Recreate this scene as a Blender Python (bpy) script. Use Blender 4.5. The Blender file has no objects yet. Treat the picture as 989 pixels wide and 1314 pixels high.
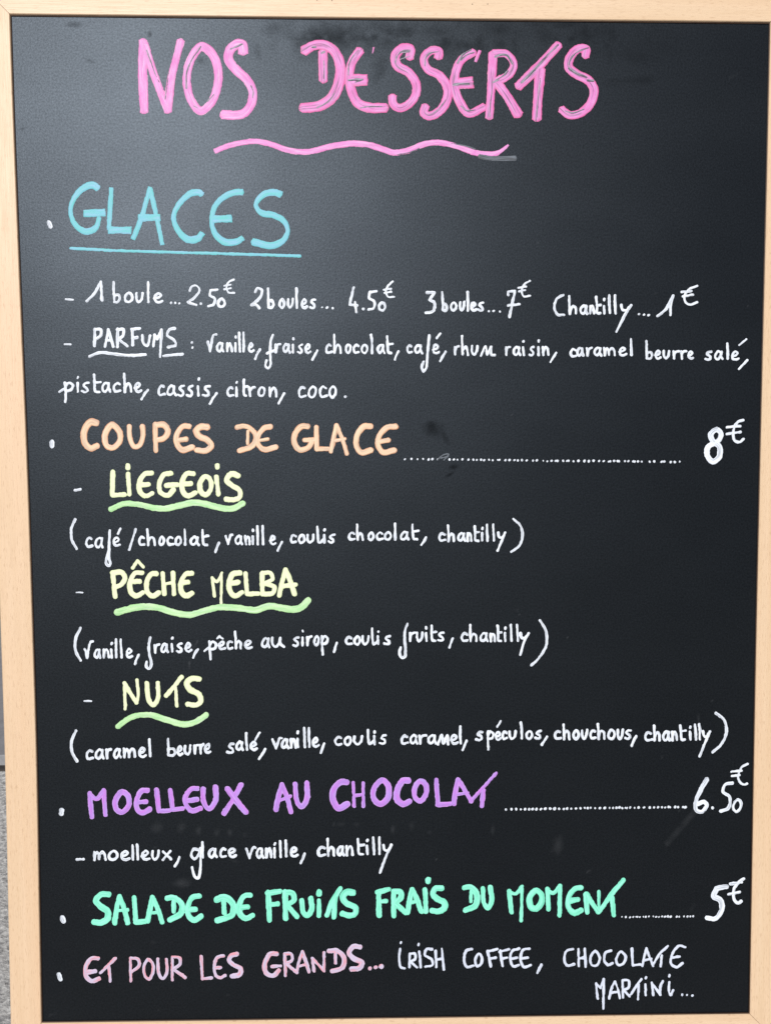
import bpy, bmesh, math, random
import numpy as np
from mathutils import Vector, Matrix, noise as mnoise

scene = bpy.context.scene
COL = scene.collection
R = math.radians
rng = np.random.default_rng(7)
random.seed(7)

# ------------------------------------------------------------------ camera, light, exposure
LEAN = R(12.0)                       # the board leans back
F_PX, W_PX, H_PX = 988.0, 989.0, 1314.0
# board frame: x right, y down, z into the board, origin at the top left corner of the slate
CAM_B = np.array([0.32862051, 0.41735675, -0.73402176])
ROT_B = np.array([[0.99983816, 0.00309788, -0.0177216],
                  [-0.00404898, 0.99853881, -0.05388732],
                  [0.01752876, 0.05395036, 0.99838975]])
FOOT = 1.11                          # slate's top edge to the pavement, measured along the board
bx = np.array([1, 0, 0]); by = np.array([0, -math.sin(LEAN), -math.cos(LEAN)])
bz = np.array([0, math.cos(LEAN), -math.sin(LEAN)])
BW = np.stack([bx, by, bz], 1)
ORG = -BW @ np.array([0.35, FOOT, 0])
cam_w = ORG + BW @ CAM_B
rows = ROT_B @ BW.T                  # world -> camera (x right, y down, z forward)

cam = bpy.data.cameras.new('camera')
cam.sensor_fit = 'HORIZONTAL'; cam.sensor_width = 36.0; cam.lens = 36.0 * F_PX / W_PX
cam.clip_start = 0.02; cam.clip_end = 500
cam_o = bpy.data.objects.new('camera', cam); COL.objects.link(cam_o)
m3 = np.stack([rows[0], -rows[1], -rows[2]], 1)
cam_o.matrix_world = Matrix([list(m3[i]) + [cam_w[i]] for i in range(3)] + [[0, 0, 0, 1]])
scene.camera = cam_o

SUN_EL, SUN_AZ = R(34.0), R(197.0)   # azimuth clockwise from +Y: behind the viewer, to the left
SUN_VEC = Vector((math.cos(SUN_EL) * math.sin(SUN_AZ), math.cos(SUN_EL) * math.cos(SUN_AZ), math.sin(SUN_EL)))
sun = bpy.data.lights.new('sun', 'SUN'); sun.energy = 5.0; sun.angle = R(0.5); sun.color = (1.0, 0.98, 0.95)
sun_o = bpy.data.objects.new('sun', sun); COL.objects.link(sun_o)
sun_o.rotation_euler = (-SUN_VEC).to_track_quat('-Z', 'Y').to_euler()
sun_o.location = (0, 0, 5)

world = bpy.data.worlds.new('World'); scene.world = world; world.use_nodes = True
wn = world.node_tree
sky = wn.nodes.new('ShaderNodeTexSky'); sky.sky_type = 'NISHITA'; sky.sun_disc = False
sky.sun_elevation = SUN_EL; sky.sun_rotation = SUN_AZ
wn.links.new(sky.outputs[0], wn.nodes['Background'].inputs[0])
wn.nodes['Background'].inputs[1].default_value = 0.05
scene.view_settings.view_transform = 'Standard'; scene.view_settings.look = 'None'
scene.view_settings.exposure = -0.17; scene.view_settings.gamma = 1.0

# ------------------------------------------------------------------ helpers
def tag(o, label=None, cat=None, group=None, kind=None):
    for k, v in (('label', label), ('category', cat), ('group', group), ('kind', kind)):
        if v: o[k] = v
    return o

def link(name, me, mat, parent=None):
    o = bpy.data.objects.new(name, me); COL.objects.link(o)
    if mat: me.materials.append(mat)
    if parent: o.parent = parent
    return o

def mesh(name, verts, faces):
    me = bpy.data.meshes.new(name)
    me.from_pydata([tuple(v) for v in verts], [], [tuple(f) for f in faces]); me.update()
    return me

class NT:
    """a small node-graph writer"""
    def __init__(self, name):
        self.m = bpy.data.materials.new(name); self.m.use_nodes = True
        self.t = self.m.node_tree; self.b = self.t.nodes['Principled BSDF']
    def n(self, typ, **kw):
        nd = self.t.nodes.new(typ)
        for k, v in kw.items():
            if k.startswith('i_'):
                key = k[2:]; key = int(key) if key.isdigit() else key.replace('_', ' ')
                nd.inputs[key].default_value = v
            else: setattr(nd, k, v)
        return nd
    def l(self, a, b): self.t.links.new(a, b)
    def math(self, op, a, b=None, clamp=False):
        nd = self.n('ShaderNodeMath', operation=op); nd.use_clamp = clamp
        for i, v in enumerate((a, b)):
            if v is None: continue
            if isinstance(v, (int, float)): nd.inputs[i].default_value = v
            else: self.l(v, nd.inputs[i])
        return nd.outputs[0]
    def mix(self, f, a, b):
        nd = self.n('ShaderNodeMix', data_type='RGBA')
        for s, v in ((0, f), (6, a), (7, b)):
            if isinstance(v, (int, float)): nd.inputs[s].default_value = v
            elif isinstance(v, tuple): nd.inputs[s].default_value = (*v, 1)
            else: self.l(v, nd.inputs[s])
        return nd.outputs[2]
    def ramp(self, f, lo, hi, a=0.0, b=1.0):
        nd = self.n('ShaderNodeMapRange'); nd.inputs[1].default_value = lo; nd.inputs[2].default_value = hi
        nd.inputs[3].default_value = a; nd.inputs[4].default_value = b
        self.l(f, nd.inputs[0]); return nd.outputs[0]
    def attr(self, name): return self.n('ShaderNodeAttribute', attribute_name=name)
    def noise(self, vec, scale, detail=2.0, rough=0.5):
        nd = self.n('ShaderNodeTexNoise'); nd.inputs['Scale'].default_value = scale
        nd.inputs['Detail'].default_value = detail; nd.inputs['Roughness'].default_value = rough
        self.l(vec, nd.inputs['Vector']); return nd.outputs[0]
    def mapping(self, vec, scale):
        nd = self.n('ShaderNodeMapping'); nd.inputs['Scale'].default_value = scale
        self.l(vec, nd.inputs['Vector']); return nd.outputs[0]
    def bump(self, h, strength, dist):
        nd = self.n('ShaderNodeBump'); nd.inputs['Strength'].default_value = strength
        nd.inputs['Distance'].default_value = dist
        self.l(h, nd.inputs['Height']); self.l(nd.outputs[0], self.b.inputs['Normal'])
    def obj(self): return self.n('ShaderNodeTexCoord').outputs['Object']

# ------------------------------------------------------------------ materials
def slate_material():
    t = NT('painted_slate'); co = t.obj()
    at = t.attr('wear'); sep = t.n('ShaderNodeSeparateXYZ'); t.l(at.outputs['Vector'], sep.inputs[0])
    smudge, chalk = sep.outputs[0], sep.outputs[1]
    big = t.noise(co, 9.0, 3.0)
    fine = t.noise(co, 800.0, 2.0, 0.6)
    base = t.mix(t.ramp(big, .35, .65), (.0008, .0009, .0012), (.0012, .0013, .0015))
    base = t.mix(t.ramp(fine, .40, .72), base, (.0024, .0026, .0030))
    base = t.mix(t.math('MULTIPLY', chalk, t.ramp(fine, .2, .8, .4, 1.0)), base, (.12, .125, .135))
    t.l(base, t.b.inputs['Base Color'])
    t.b.inputs['Specular Tint'].default_value = (.70, .83, 1.0, 1)
    ro = t.ramp(big, .3, .7, .428, .448)
    ro = t.math('ADD', ro, t.math('MULTIPLY', smudge, .10))
    t.l(ro, t.b.inputs['Roughness'])
    grain = t.noise(co, 560.0, 2.0, .6)
    sp = t.math('SUBTRACT', .335, t.math('MULTIPLY', smudge, .32), True)
    wipe = t.noise(t.mapping(co, (6.0, 11.0, 1.0)), 1.0, 4.0, .62)
    sp = t.math('MULTIPLY', sp, t.ramp(wipe, .3, .7, .92, 1.08))
    sp = t.math('MULTIPLY', sp, t.ramp(grain, .28, .72, .74, 1.26))
    t.l(sp, t.b.inputs['Specular IOR Level'])
    t.bump(fine, .14, .0005)
    return t.m

def wood_material():
    t = NT('pale_beech'); at = t.attr('grain')
    v = at.outputs['Vector']
    band = t.noise(t.mapping(v, (5, 160, 1)), 1.0, 3.0, .6)
    fibre = t.noise(t.mapping(v, (26, 900, 1)), 1.0, 2.0, .6)
    fleck = t.noise(t.mapping(v, (140, 1300, 1)), 1.0, 1.0, .5)
    soft = t.noise(t.mapping(v, (2.5, 30, 1)), 1.0, 2.0, .5)
    c = t.mix(t.ramp(band, .3, .7), (.575, .415, .268), (.625, .465, .318))
    c = t.mix(t.ramp(soft, .35, .7, 0, .6), c, (.60, .40, .255))
    c = t.mix(t.ramp(fibre, .5, .8, 0, .32), c, (.42, .27, .165))
    c = t.mix(t.ramp(fleck, .60, .70, 0, .4), c, (.34, .20, .105))
    t.l(c, t.b.inputs['Base Color'])
    t.l(t.ramp(fibre, .2, .8, .44, .56), t.b.inputs['Roughness'])
    t.b.inputs['Specular IOR Level'].default_value = .5
    t.bump(fibre, .25, .0004)
    return t.m

def plain(name, col, rough=.7, vary=.25, scale=120.0, spec=.3):
    t = NT(name); n = t.noise(t.obj(), scale, 4.0, .6)
    t.l(t.mix(t.ramp(n, .3, .7), tuple(c * (1 - vary) for c in col), tuple(min(1, c * (1 + vary)) for c in col)),
        t.b.inputs['Base Color'])
    t.b.inputs['Roughness'].default_value = rough; t.b.inputs['Specular IOR Level'].default_value = spec
    t.bump(n, .3, .0008)
    return t.m

def concrete_material():
    t = NT('rough_concrete'); co = t.obj()
    a = t.noise(co, 14.0, 5.0, .65); g = t.noise(co, 150.0, 4.0, .7)
    vo = t.n('ShaderNodeTexVoronoi'); vo.inputs['Scale'].default_value = 95.0; t.l(co, vo.inputs['Vector'])
    c = t.mix(t.ramp(a, .3, .7), (.50, .49, .475), (.62, .61, .59))
    c = t.mix(t.ramp(g, .42, .62), t.mix(.55, c, (.15, .15, .15)), c)
    c = t.mix(t.ramp(vo.outputs['Distance'], .12, .35, .5, 0), c, (.46, .45, .43))
    t.l(c, t.b.inputs['Base Color']); t.b.inputs['Roughness'].default_value = .9
    h = t.math('ADD', t.math('MULTIPLY', g, .7), t.math('MULTIPLY', vo.outputs['Distance'], .6))
    t.bump(h, .9, .004)
    return t.m

def ink(name, a, b, edge, grey=(.24, .25, .28), streak=0.0, edge_amt=.5, thin=0.0, blend=1.0, fleck=None, mid_tone=.5):
    """marker ink: two tones wandering along the stroke, pigment gathered at the rim, dry streaks"""
    t = NT(name); at = t.attr('ink'); v = at.outputs['Vector']
    sep = t.n('ShaderNodeSeparateXYZ'); t.l(v, sep.inputs[0])
    s, lat, rim = sep.outputs
    wet = t.noise(t.mapping(v, (.055, 1.0, 0)), 1.0, 2.0, .5)
    c = t.mix(t.ramp(wet, mid_tone - .16 * blend, mid_tone + .16 * blend), a, b)
    c = t.mix(t.ramp(rim, .0, .42, edge_amt, 0), c, edge)
    mid = t.ramp(t.math('ABSOLUTE', lat), .18, .72, 1, 0)
    dry = t.noise(t.mapping(v, (.028, 3.2, 0)), 1.0, 3.0, .55)
    if streak:
        c = t.mix(t.math('MULTIPLY', t.ramp(dry, .50, .60), t.math('MULTIPLY', mid, streak)), c, grey)
    if fleck:
        dry2 = t.noise(t.mapping(v, (.04, 4.0, 5)), 1.0, 2.0, .5)
        c = t.mix(t.ramp(dry2, .56, .66, 0, fleck[1]), c, fleck[0])
    if thin:
        d3 = t.noise(t.mapping(v, (.035, .9, 3)), 1.0, 2.0, .5)
        c = t.mix(t.ramp(d3, .48, .66, 0, thin), c, grey)
    gr = t.noise(t.obj(), 900.0, 2.0)
    c = t.mix(t.ramp(gr, .35, .7, 0, .12), c, tuple(x * .6 for x in a))
    t.l(c, t.b.inputs['Base Color']); t.b.inputs['Roughness'].default_value = .55
    t.b.inputs['Specular IOR Level'].default_value = .3
    return t.m

INK = {
    'white': ink('white_chalk_ink', (.74, .78, .84), (.62, .66, .74), (.60, .64, .72), (.17, .19, .23), edge_amt=.3, thin=.65),
    'cool': ink('lilac_white_chalk_ink', (.62, .66, .76), (.54, .58, .70), (.50, .54, .66), (.24, .26, .32), edge_amt=.3, thin=.5),
    'pink': ink('pink_chalk_ink', (.60, .17, .47), (.64, .28, .57), (.52, .11, .28), streak=.25, edge_amt=.6, fleck=((.74, .54, .68), .6)),
    'pinkdry': ink('dry_pink_chalk_ink', (.59, .15, .42), (.63, .24, .54), (.56, .08, .24), (.10, .09, .12), streak=.8, edge_amt=.9, fleck=((.50, .38, .48), .4)),
    'ghost': ink('wiped_grey_ink', (.13, .15, .18), (.08, .095, .115), (.05, .055, .065), edge_amt=.8, thin=.75, grey=(.03, .03, .035)),
    'drag': ink('dry_grey_streak', (.04, .04, .05), (.30, .28, .34), (.26, .12, .20), edge_amt=.4, blend=.5),
    'cyan': ink('cyan_chalk_ink', (.11, .45, .46), (.15, .42, .54), (.07, .35, .39), edge_amt=.45, thin=.4, grey=(.32, .42, .66)),
    'peach': ink('peach_chalk_ink', (.70, .54, .36), (.68, .46, .31), (.46, .17, .07), edge_amt=.9, fleck=((.64, .57, .56), .55), thin=.45, grey=(.30, .20, .17)),
    'cream': ink('cream_chalk_ink', (.68, .72, .47), (.68, .69, .52), (.42, .54, .20), edge_amt=.5, thin=.3, grey=(.45, .52, .28)),
    'lime': ink('lime_chalk_ink', (.50, .68, .40), (.33, .60, .28), (.24, .46, .15), edge_amt=.4, fleck=((.58, .62, .66), .6), thin=.35, grey=(.20, .40, .16)),
    'violet': ink('violet_chalk_ink', (.48, .17, .62), (.37, .24, .63), (.60, .42, .70), edge_amt=.35, thin=.5, grey=(.27, .11, .42), fleck=((.60, .50, .72), .3)),
    'mint': ink('mint_chalk_ink', (.20, .68, .49), (.27, .73, .58), (.13, .58, .38), edge_amt=.35, thin=.5, grey=(.08, .43, .29)),
    'coral': ink('coral_and_lilac_chalk_ink', (.50, .43, .57), (.64, .26, .31), (.50, .42, .54), edge_amt=.3, blend=.6, mid_tone=.55, streak=.4, grey=(.24, .22, .32)),
}
SLATE = slate_material(); WOOD = wood_material(); CONC = concrete_material()
BEAD = plain('dark_brown_edge', (.045, .022, .011), .6)
HOLE = plain('nail_hole', (.12, .08, .05), .8)

# ------------------------------------------------------------------ pavement and what stands behind
def box(name, x0, x1, y0, y1, z0, z1, mat, bevel=.003, parent=None):
    bm = bmesh.new(); bmesh.ops.create_cube(bm, size=1)
    for v in bm.verts:
        v.co = ((x0 + x1) / 2 + v.co.x * (x1 - x0), (y0 + y1) / 2 + v.co.y * (y1 - y0), (z0 + z1) / 2 + v.co.z * (z1 - z0))
    if bevel: bmesh.ops.bevel(bm, geom=bm.edges[:], offset=bevel, segments=2, affect='EDGES', profile=.6)
    me = bpy.data.meshes.new(name); bm.to_mesh(me); bm.free()
    return link(name, me, mat, parent)

def pavement():
    n = 220; xs = np.linspace(-1.6, 1.6, n); ys = np.linspace(-1.4, 1.0, n)
    vs = []
    for y in ys:
        for x in xs:
            e = 0.0022 * mnoise.noise((x * 22, y * 22, 0)) + 0.0012 * mnoise.noise((x * 60, y * 60, 3)) - .0015
            vs.append((x, y, min(e, 0.0)))
    fs = [(j * n + i, j * n + i + 1, (j + 1) * n + i + 1, (j + 1) * n + i) for j in range(n - 1) for i in range(n - 1)]
    base = len(vs); B = 60.0
    vs += [(-B, -B, -.012), (B, -B, -.012), (B, B, -.012), (-B, B, -.012)]
    fs.append((base, base + 1, base + 2, base + 3))
    o = link('pavement', mesh('pavement', vs, fs), CONC); tag(o, kind='structure'); return o
pavement()
SLAB = plain('smooth_grey_stone', (.235, .235, .245), .75, .12, 60.0)
o = box('doorstep', -1.9, 1.9, .70, 1.345, -.02, .022, SLAB, .002)
box('step_foot_strip', -1.9, 1.9, .684, .6985, -.01, .0016, plain('dark_foot_strip', (.045, .04, .038), .9, .3, 90.0), .0, o)  # thin dark strip along the foot of the doorstep
tag(o, 'smooth grey stone doorstep on the pavement behind the board', 'doorstep')
WALLM = plain('brown_painted_plinth', (.16, .085, .05), .6, .15, 40.0)
o = box('shop_wall', -1.9, 1.9, 1.35, 1.50, -.02, .62, WALLM, .004)
tag(o, 'low brown painted wall at the back of the doorstep', 'wall')

# ------------------------------------------------------------------ the board
board = bpy.data.objects.new('menu_board', None); COL.objects.link(board)
board.rotation_euler = (R(90) - LEAN, 0, 0)
tag(board, 'black slate dessert menu board in a pale wooden frame standing on pavement', 'menu board')

HM = None
def homography():
    k = np.array([[F_PX, 0, W_PX / 2], [0, F_PX, H_PX / 2], [0, 0, 1]])
    rk = ROT_B.T @ np.linalg.inv(k)
    # (C + s d).xy with s = -Cz/dz, as one matrix
    c = CAM_B
    top = np.stack([c[0] * rk[2] - c[2] * rk[0], c[1] * rk[2] - c[2] * rk[1], rk[2]])
    return top
HM = homography()
def P(p):
    """tracing units of the lettering plan -> metres on the board's face (x right, y up, foot at 0)"""
    p = np.asarray(p, float); q = np.c_[p, np.ones(len(p))] @ HM.T
    q = q[:, :2] / q[:, 2:3]
    return np.c_[q[:, 0] - .35, FOOT - q[:, 1]]

IN_L = P([(13.7, 19), (17.0, 120), (20.3, 210), (27.8, 400), (36.2, 600), (42.6, 800), (47.7, 960), (51.2, 1160), (54.2, 1311.8)])
IN_R = P([(987.2, 29), (983.6, 200), (978.8, 400), (974.2, 600), (969.7, 800), (966.0, 1000), (963.0, 1180), (960.9, 1300.3)])
IN_T = np.stack([IN_L[0], IN_R[0]]); IN_B = np.stack([IN_L[-1], IN_R[-1]])

def resample(p, n):
    d = np.r_[0, np.cumsum(np.hypot(*np.diff(p, axis=0).T))]; t = np.linspace(0, d[-1], n)
    q = np.stack([np.interp(t, d, p[:, 0]), np.interp(t, d, p[:, 1])], 1)
    k = np.array([.25, .5, .25])
    for _ in range(3): q[1:-1] = q[:-2] * .25 + q[1:-1] * .5 + q[2:] * .25
    return q
RAIL, PROUD, BACK = .0305, .0022, -.020
IL, IR = resample(IN_L, 30), resample(IN_R, 30)
IT, IB = resample(IN_T, 30), resample(IN_B, 30)
def offs(p, dx, dy): return p + np.array([dx, dy])
OL, OR_ = offs(IL, -RAIL, 0), offs(IR, RAIL, 0)
OT, OB = offs(IT, 0, RAIL), offs(IB, 0, -RAIL)
OL[0, 1] = OT[0, 1]; OT[0, 0] = OL[0, 0]; OR_[0, 1] = OT[-1, 1]; OT[-1, 0] = OR_[0, 0]
OL[-1, 1] = OB[0, 1]; OB[0, 0] = OL[-1, 0]; OR_[-1, 1] = OB[-1, 1]; OB[-1, 0] = OR_[-1, 0]
for o_, i_ in ((OL, IL), (OR_, IR)): o_[:, 1] = o_[0, 1] + (i_[:, 1] - i_[0, 1]) / (i_[-1, 1] - i_[0, 1]) * (o_[-1, 1] - o_[0, 1])
for o_, i_ in ((OT, IT), (OB, IB)): o_[:, 0] = o_[0, 0] + (i_[:, 0] - i_[0, 0]) / (i_[-1, 0] - i_[0, 0]) * (o_[-1, 0] - o_[0, 0])

def set_attr(me, name, arr):
    a = me.attributes.new(name, 'FLOAT_VECTOR', 'POINT'); a.data.foreach_set('vector', np.ascontiguousarray(arr, dtype=np.float32).ravel())

def rail(name, inner, outer, along_y, seed, extend=0.0, parent=None, zoff=0.0):
    """a bevelled wooden rail swept between its inner and outer edge"""
    inner, outer = inner.copy(), outer.copy()
    d = (inner[1] - inner[0]); d /= np.linalg.norm(d); g = .00022
    inner[0] += d * g; outer[0] += d * g; inner[-1] -= d * g; outer[-1] -= d * g
    prof = [(0, BACK), (0, PROUD - .0007), (.0006, PROUD), (RAIL - .0015, PROUD), (RAIL, PROUD - .0015), (RAIL, BACK)]
    vs, gr = [], []
    for a, b in zip(inner, outer):
        for u, z in prof:
            p = a + (b - a) * (u / RAIL)
            vs.append((p[0], p[1], z + zoff))
            al, ac = (p[1], p[0]) if along_y else (p[0], p[1])
            gr.append((al + seed * 3.7, ac + z * .7, seed))
    m = len(prof); fs = []
    for i in range(len(inner) - 1):
        for k in range(m):
            k2 = (k + 1) % m
            fs.append((i * m + k, i * m + k2, (i + 1) * m + k2, (i + 1) * m + k))
    fs.append(tuple(range(m - 1, -1, -1))); e = (len(inner) - 1) * m; fs.append(tuple(range(e, e + m)))
    me = mesh(name, vs, fs); bm = bmesh.new(); bm.from_mesh(me); bmesh.ops.recalc_face_normals(bm, faces=bm.faces[:]); bm.to_mesh(me); bm.free()
    set_attr(me, 'grain', np.array(gr))
    return link(name, me, WOOD, parent or board)
frame_top = rail('frame_rail', IT, OT, False, 1)
frame_left = rail('frame_rail', IL, OL, True, 2)
frame_right = rail('frame_rail', IR, OR_, True, 3)
frame_bottom = rail('frame_rail', IB, OB, False, 4)

# two small dark marks in the top rail, where it is nailed
for (x, y) in ((407, 1.5), (426, 2.0), (605.5, 6.5), (625, 6.5)):
    c = P([(x, y)])[0]; r = .00055
    ring = [(c[0] + r * math.cos(a) * random.uniform(.7, 1.1), c[1] + 1.2 * r * math.sin(a) * random.uniform(.7, 1.1)) for a in np.linspace(0, 2 * math.pi, 9)[:-1]]
    vs = [(px, py, PROUD + .00006) for px, py in ring] + [(c[0], c[1], PROUD + .00012)]
    link('nail_head', mesh('nail_head', vs, [(i, (i + 1) % 8, 8) for i in range(8)]), HOLE, frame_top)

# feet: each side rail runs on to the pavement; a second frame behind makes the A
def bar(name, x0, x1, y0, y1, z0, z1, seed, parent, along_y=True):
    o = box(name, x0, x1, y0, y1, z0, z1, WOOD, .0015, parent)
    n = len(o.data.vertices); co = np.empty(n * 3); o.data.vertices.foreach_get('co', co); co = co.reshape(-1, 3)
    g = np.stack([co[:, 1] if along_y else co[:, 0], (co[:, 0] if along_y else co[:, 1]) + co[:, 2] * .7, np.full(n, seed)], 1)
    set_attr(o.data, 'grain', g); return o
yb = float(OB[:, 1].min()) - .0003
bar('leg', OL[-1, 0], OL[-1, 0] + RAIL, .002, yb, BACK, PROUD, 5, board)
bar('leg', OR_[-1, 0] - RAIL, OR_[-1, 0], .002, yb, BACK, PROUD, 6, board)

# ------------------------------------------------------------------ slate with its wear
def slate():
    nx, ny = 440, 600; m = .004
    u, v = np.meshgrid(np.linspace(0, 1, nx), np.linspace(0, 1, ny))
    tl, tr, bl, br = IL[0], IR[0], IL[-1], IR[-1]
    e = np.array([m, m])
    tl = tl + (-m, m); tr = tr + (m, m); bl = bl + (-m, -m); br = br + (m, -m)
    p = ((1 - u) * (1 - v))[..., None] * tl + (u * (1 - v))[..., None] * tr + ((1 - u) * v)[..., None] * bl + (u * v)[..., None] * br
    p = p.reshape(-1, 2)
    # plan units of every point, for the wear map
    q = np.c_[p[:, 0] + .35, FOOT - p[:, 1], np.ones(len(p))] @ np.linalg.inv(HM).T
    q = q[:, :2] / q[:, 2:3]
    smudge = np.zeros(len(p)); chalk = np.zeros(len(p))
    def field(scale, seed):
        r = np.random.default_rng(seed); gx, gy = int(1100 / scale) + 3, int(1420 / scale) + 3
        g = r.random((gy, gx)); X = (q[:, 0] + 50) / scale; Y = (q[:, 1] + 50) / scale
        i = np.clip(X.astype(int), 0, gx - 2); j = np.clip(Y.astype(int), 0, gy - 2); fx = np.clip(X - i, 0, 1); fy = np.clip(Y - j, 0, 1)
        fx = fx * fx * (3 - 2 * fx); fy = fy * fy * (3 - 2 * fy)
        return (g[j, i] * (1 - fx) + g[j, i + 1] * fx) * (1 - fy) + (g[j + 1, i] * (1 - fx) + g[j + 1, i + 1] * fx) * fy
    n1 = .5 * field(22, 1) + .3 * field(9, 2) + .2 * field(4, 3)
    n2 = .6 * field(14, 4) + .4 * field(6, 5)
    def blob(cx, cy, rx, ry, ang=0, hard=.5):
        a = R(ang); dx, dy = q[:, 0] - cx, q[:, 1] - cy
        X, Y = dx * math.cos(a) + dy * math.sin(a), -dx * math.sin(a) + dy * math.cos(a)
        d = np.sqrt((X / rx) ** 2 + (Y / ry) ** 2) + (n1 - .5) * 1.1
        return np.clip((1 - d) / hard, 0, 1)
    # wiped patches along the top, where the old headline was rubbed out
    wipe = np.clip(1 - np.abs(q[:, 1] - 48) / 34, 0, 1) * np.clip((q[:, 0] - 330) / 60, 0, 1) * np.clip((900 - q[:, 0]) / 160, 0, 1)
    smudge += wipe * np.clip((n1 - .36) * 2.4, 0, 1) * .62
    for b in ((352, 35, 16, 14, 0, .5), (330, 68, 7, 14, -10), (258, 78, 9, 6), (385, 55, 12, 18), (410, 20, 30, 10),
              (487, 85, 12, 24, 12), (560, 40, 26, 12), (640, 38, 38, 18, 10), (700, 44, 14, 14), (783, 68, 4, 20, 4),
              (812, 103, 44, 8, -4), (815, 72, 30, 16), (720, 30, 60, 8), (95, 31, 14, 5), (117, 78, 10, 3, 25),
              (500, 55, 40, 14), (760, 40, 24, 12)):
        smudge = np.maximum(smudge, blob(*b[:5], hard=1.0) * .40 * (.35 + .9 * n2))
    for b in ((556, 552, 16, 12, 25), (571, 562, 14, 5, 60), (582, 599, 9, 4, -10), (577, 609, 8, 2.5, -30), (29, 165, 4, 1.5), (192, 43, 2.5, 5)):
        smudge = np.maximum(smudge, blob(*b, hard=.8) * (.3 + .55 * n2))
    # faint chalk left by a rubbed out line, dust and fine scratches
    for b in ((202, 1062, 9, 9), (233, 1062, 7, 8), (255, 1067, 4, 7), (278, 1069, 5, 7), (295, 1069, 4, 6), (314, 1072, 4, 5), (437, 1058, 8, 3), (458, 1058, 7, 4), (428, 1058, 2, 4), (504, 1064, 3, 6), (551, 1068, 5, 4), (632, 1066, 3, 7), (300, 1105, 8, 2, 20), (232, 1133, 14, 6), (528, 1060, 5, 8), (715, 1085, 8, 12), (196, 1210, 7, 4)):
        chalk = np.maximum(chalk, blob(*b, hard=.9) * n2 * .22)
    def streak(x0, y0, x1, y1, w, amt):
        d = np.array([x1 - x0, y1 - y0]); L = np.hypot(*d); d = d / L
        s = (q[:, 0] - x0) * d[0] + (q[:, 1] - y0) * d[1]; l = np.abs(-(q[:, 0] - x0) * d[1] + (q[:, 1] - y0) * d[0])
        return np.clip((w - l) / (.6 * w), 0, 1) * ((s > 0) & (s < L)) * amt * np.clip((n2 - .25) * 2, 0, 1)
    for s in ((853, 1085, 893, 1040, 5, .10), (858, 1078, 888, 1045, 2.2, .12), (244, 838, 254, 822, 1.6, .3), (243, 850, 243.5, 860, 1.2, .25), (935, 100, 950, 92, 2, .07), (895, 915, 896, 932, 1.5, .25), (461, 48, 459, 62, 1.5, .2), (752, 1120, 757, 1117, 1.6, .35), (885, 1170, 891, 1160, 3, .1), (62, 1304, 74, 1301, 1.6, .12)):
        chalk = np.maximum(chalk, streak(*s))
    r = np.random.default_rng(11)
    for _ in range(60):                                   # dust specks
        x, y = r.uniform(60, 960), r.uniform(240, 1300); k = r.uniform(.7, 1.5)
        sel = (np.abs(q[:, 0] - x) < 4) & (np.abs(q[:, 1] - y) < 4)
        chalk[sel] = np.maximum(chalk[sel], np.clip(1.3 - np.hypot(q[sel, 0] - x, q[sel, 1] - y) / k, 0, 1) * r.uniform(.05, .3))
    vs = np.c_[p, np.zeros(len(p))]
    idx = np.arange(nx * ny).reshape(ny, nx)
    fs = np.stack([idx[1:, :-1], idx[1:, 1:], idx[:-1, 1:], idx[:-1, :-1]], -1).reshape(-1, 4)
    # a back face and rim so the slate has its thickness
    me = bpy.data.meshes.new('slate')
    back = np.c_[np.stack([tl, tr, br, bl]), np.full(4, -.006)]; k = len(vs); vs = np.r_[vs, back]
    c0, c1, c2, c3 = idx[0, 0], idx[0, -1], idx[-1, -1], idx[-1, 0]
    extra = np.array([(k, k + 1, k + 2, k + 3), (c0, c1, k + 1, k), (c1, c2, k + 2, k + 1), (c2, c3, k + 3, k + 2), (c3, c0, k, k + 3)])
    fs = np.r_[fs, extra]
    fill(me, vs, fs.ravel(), np.full(len(fs), 4))
    set_attr(me, 'wear', np.r_[np.c_[smudge, chalk, smudge * 0], np.zeros((4, 3))])
    return link('slate', me, SLATE, board)

def fill(me, vs, loops, counts):
    me.vertices.add(len(vs)); me.vertices.foreach_set('co', np.asarray(vs, np.float32).ravel())
    me.loops.add(len(loops)); me.loops.foreach_set('vertex_index', np.asarray(loops, np.int32))
    st = np.r_[0, np.cumsum(counts)[:-1]].astype(np.int32)
    me.polygons.add(len(counts)); me.polygons.foreach_set('loop_start', st)
    me.update(calc_edges=True); me.validate()
slate_o = slate()

def bead():
    """dark brown edge strip lying in the rebate between frame and slate"""
    vs, fs = [], []; w = .0008
    def strip(pts, dx, dy):
        k = len(vs)
        for p in pts:
            a = (p[0], p[1]); b = (p[0] + dx, p[1] + dy)
            vs.extend([(a[0], a[1], .0003), (a[0], a[1], .0011), (b[0], b[1], .0008), (b[0], b[1], .0003)])
        for i in range(len(pts) - 1):
            for q in range(3): fs.append((k + i * 4 + q, k + i * 4 + q + 1, k + i * 4 + q + 5, k + i * 4 + q + 4))
    strip(IL, w, 0); strip(IR, -w, 0)
    e = np.array([w, 0]); k = lambda q: np.r_[q[:1] + e * 1.02, q[1:-1], q[-1:] - e * 1.02]
    strip(k(IT), 0, -w * 1.25); strip(k(IB), 0, w)
    me = mesh('edge_strip', vs, fs); bm = bmesh.new(); bm.from_mesh(me); bmesh.ops.recalc_face_normals(bm, faces=bm.faces[:]); bm.to_mesh(me); bm.free()
    return link('edge_strip', me, BEAD, slate_o)
bead()

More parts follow.
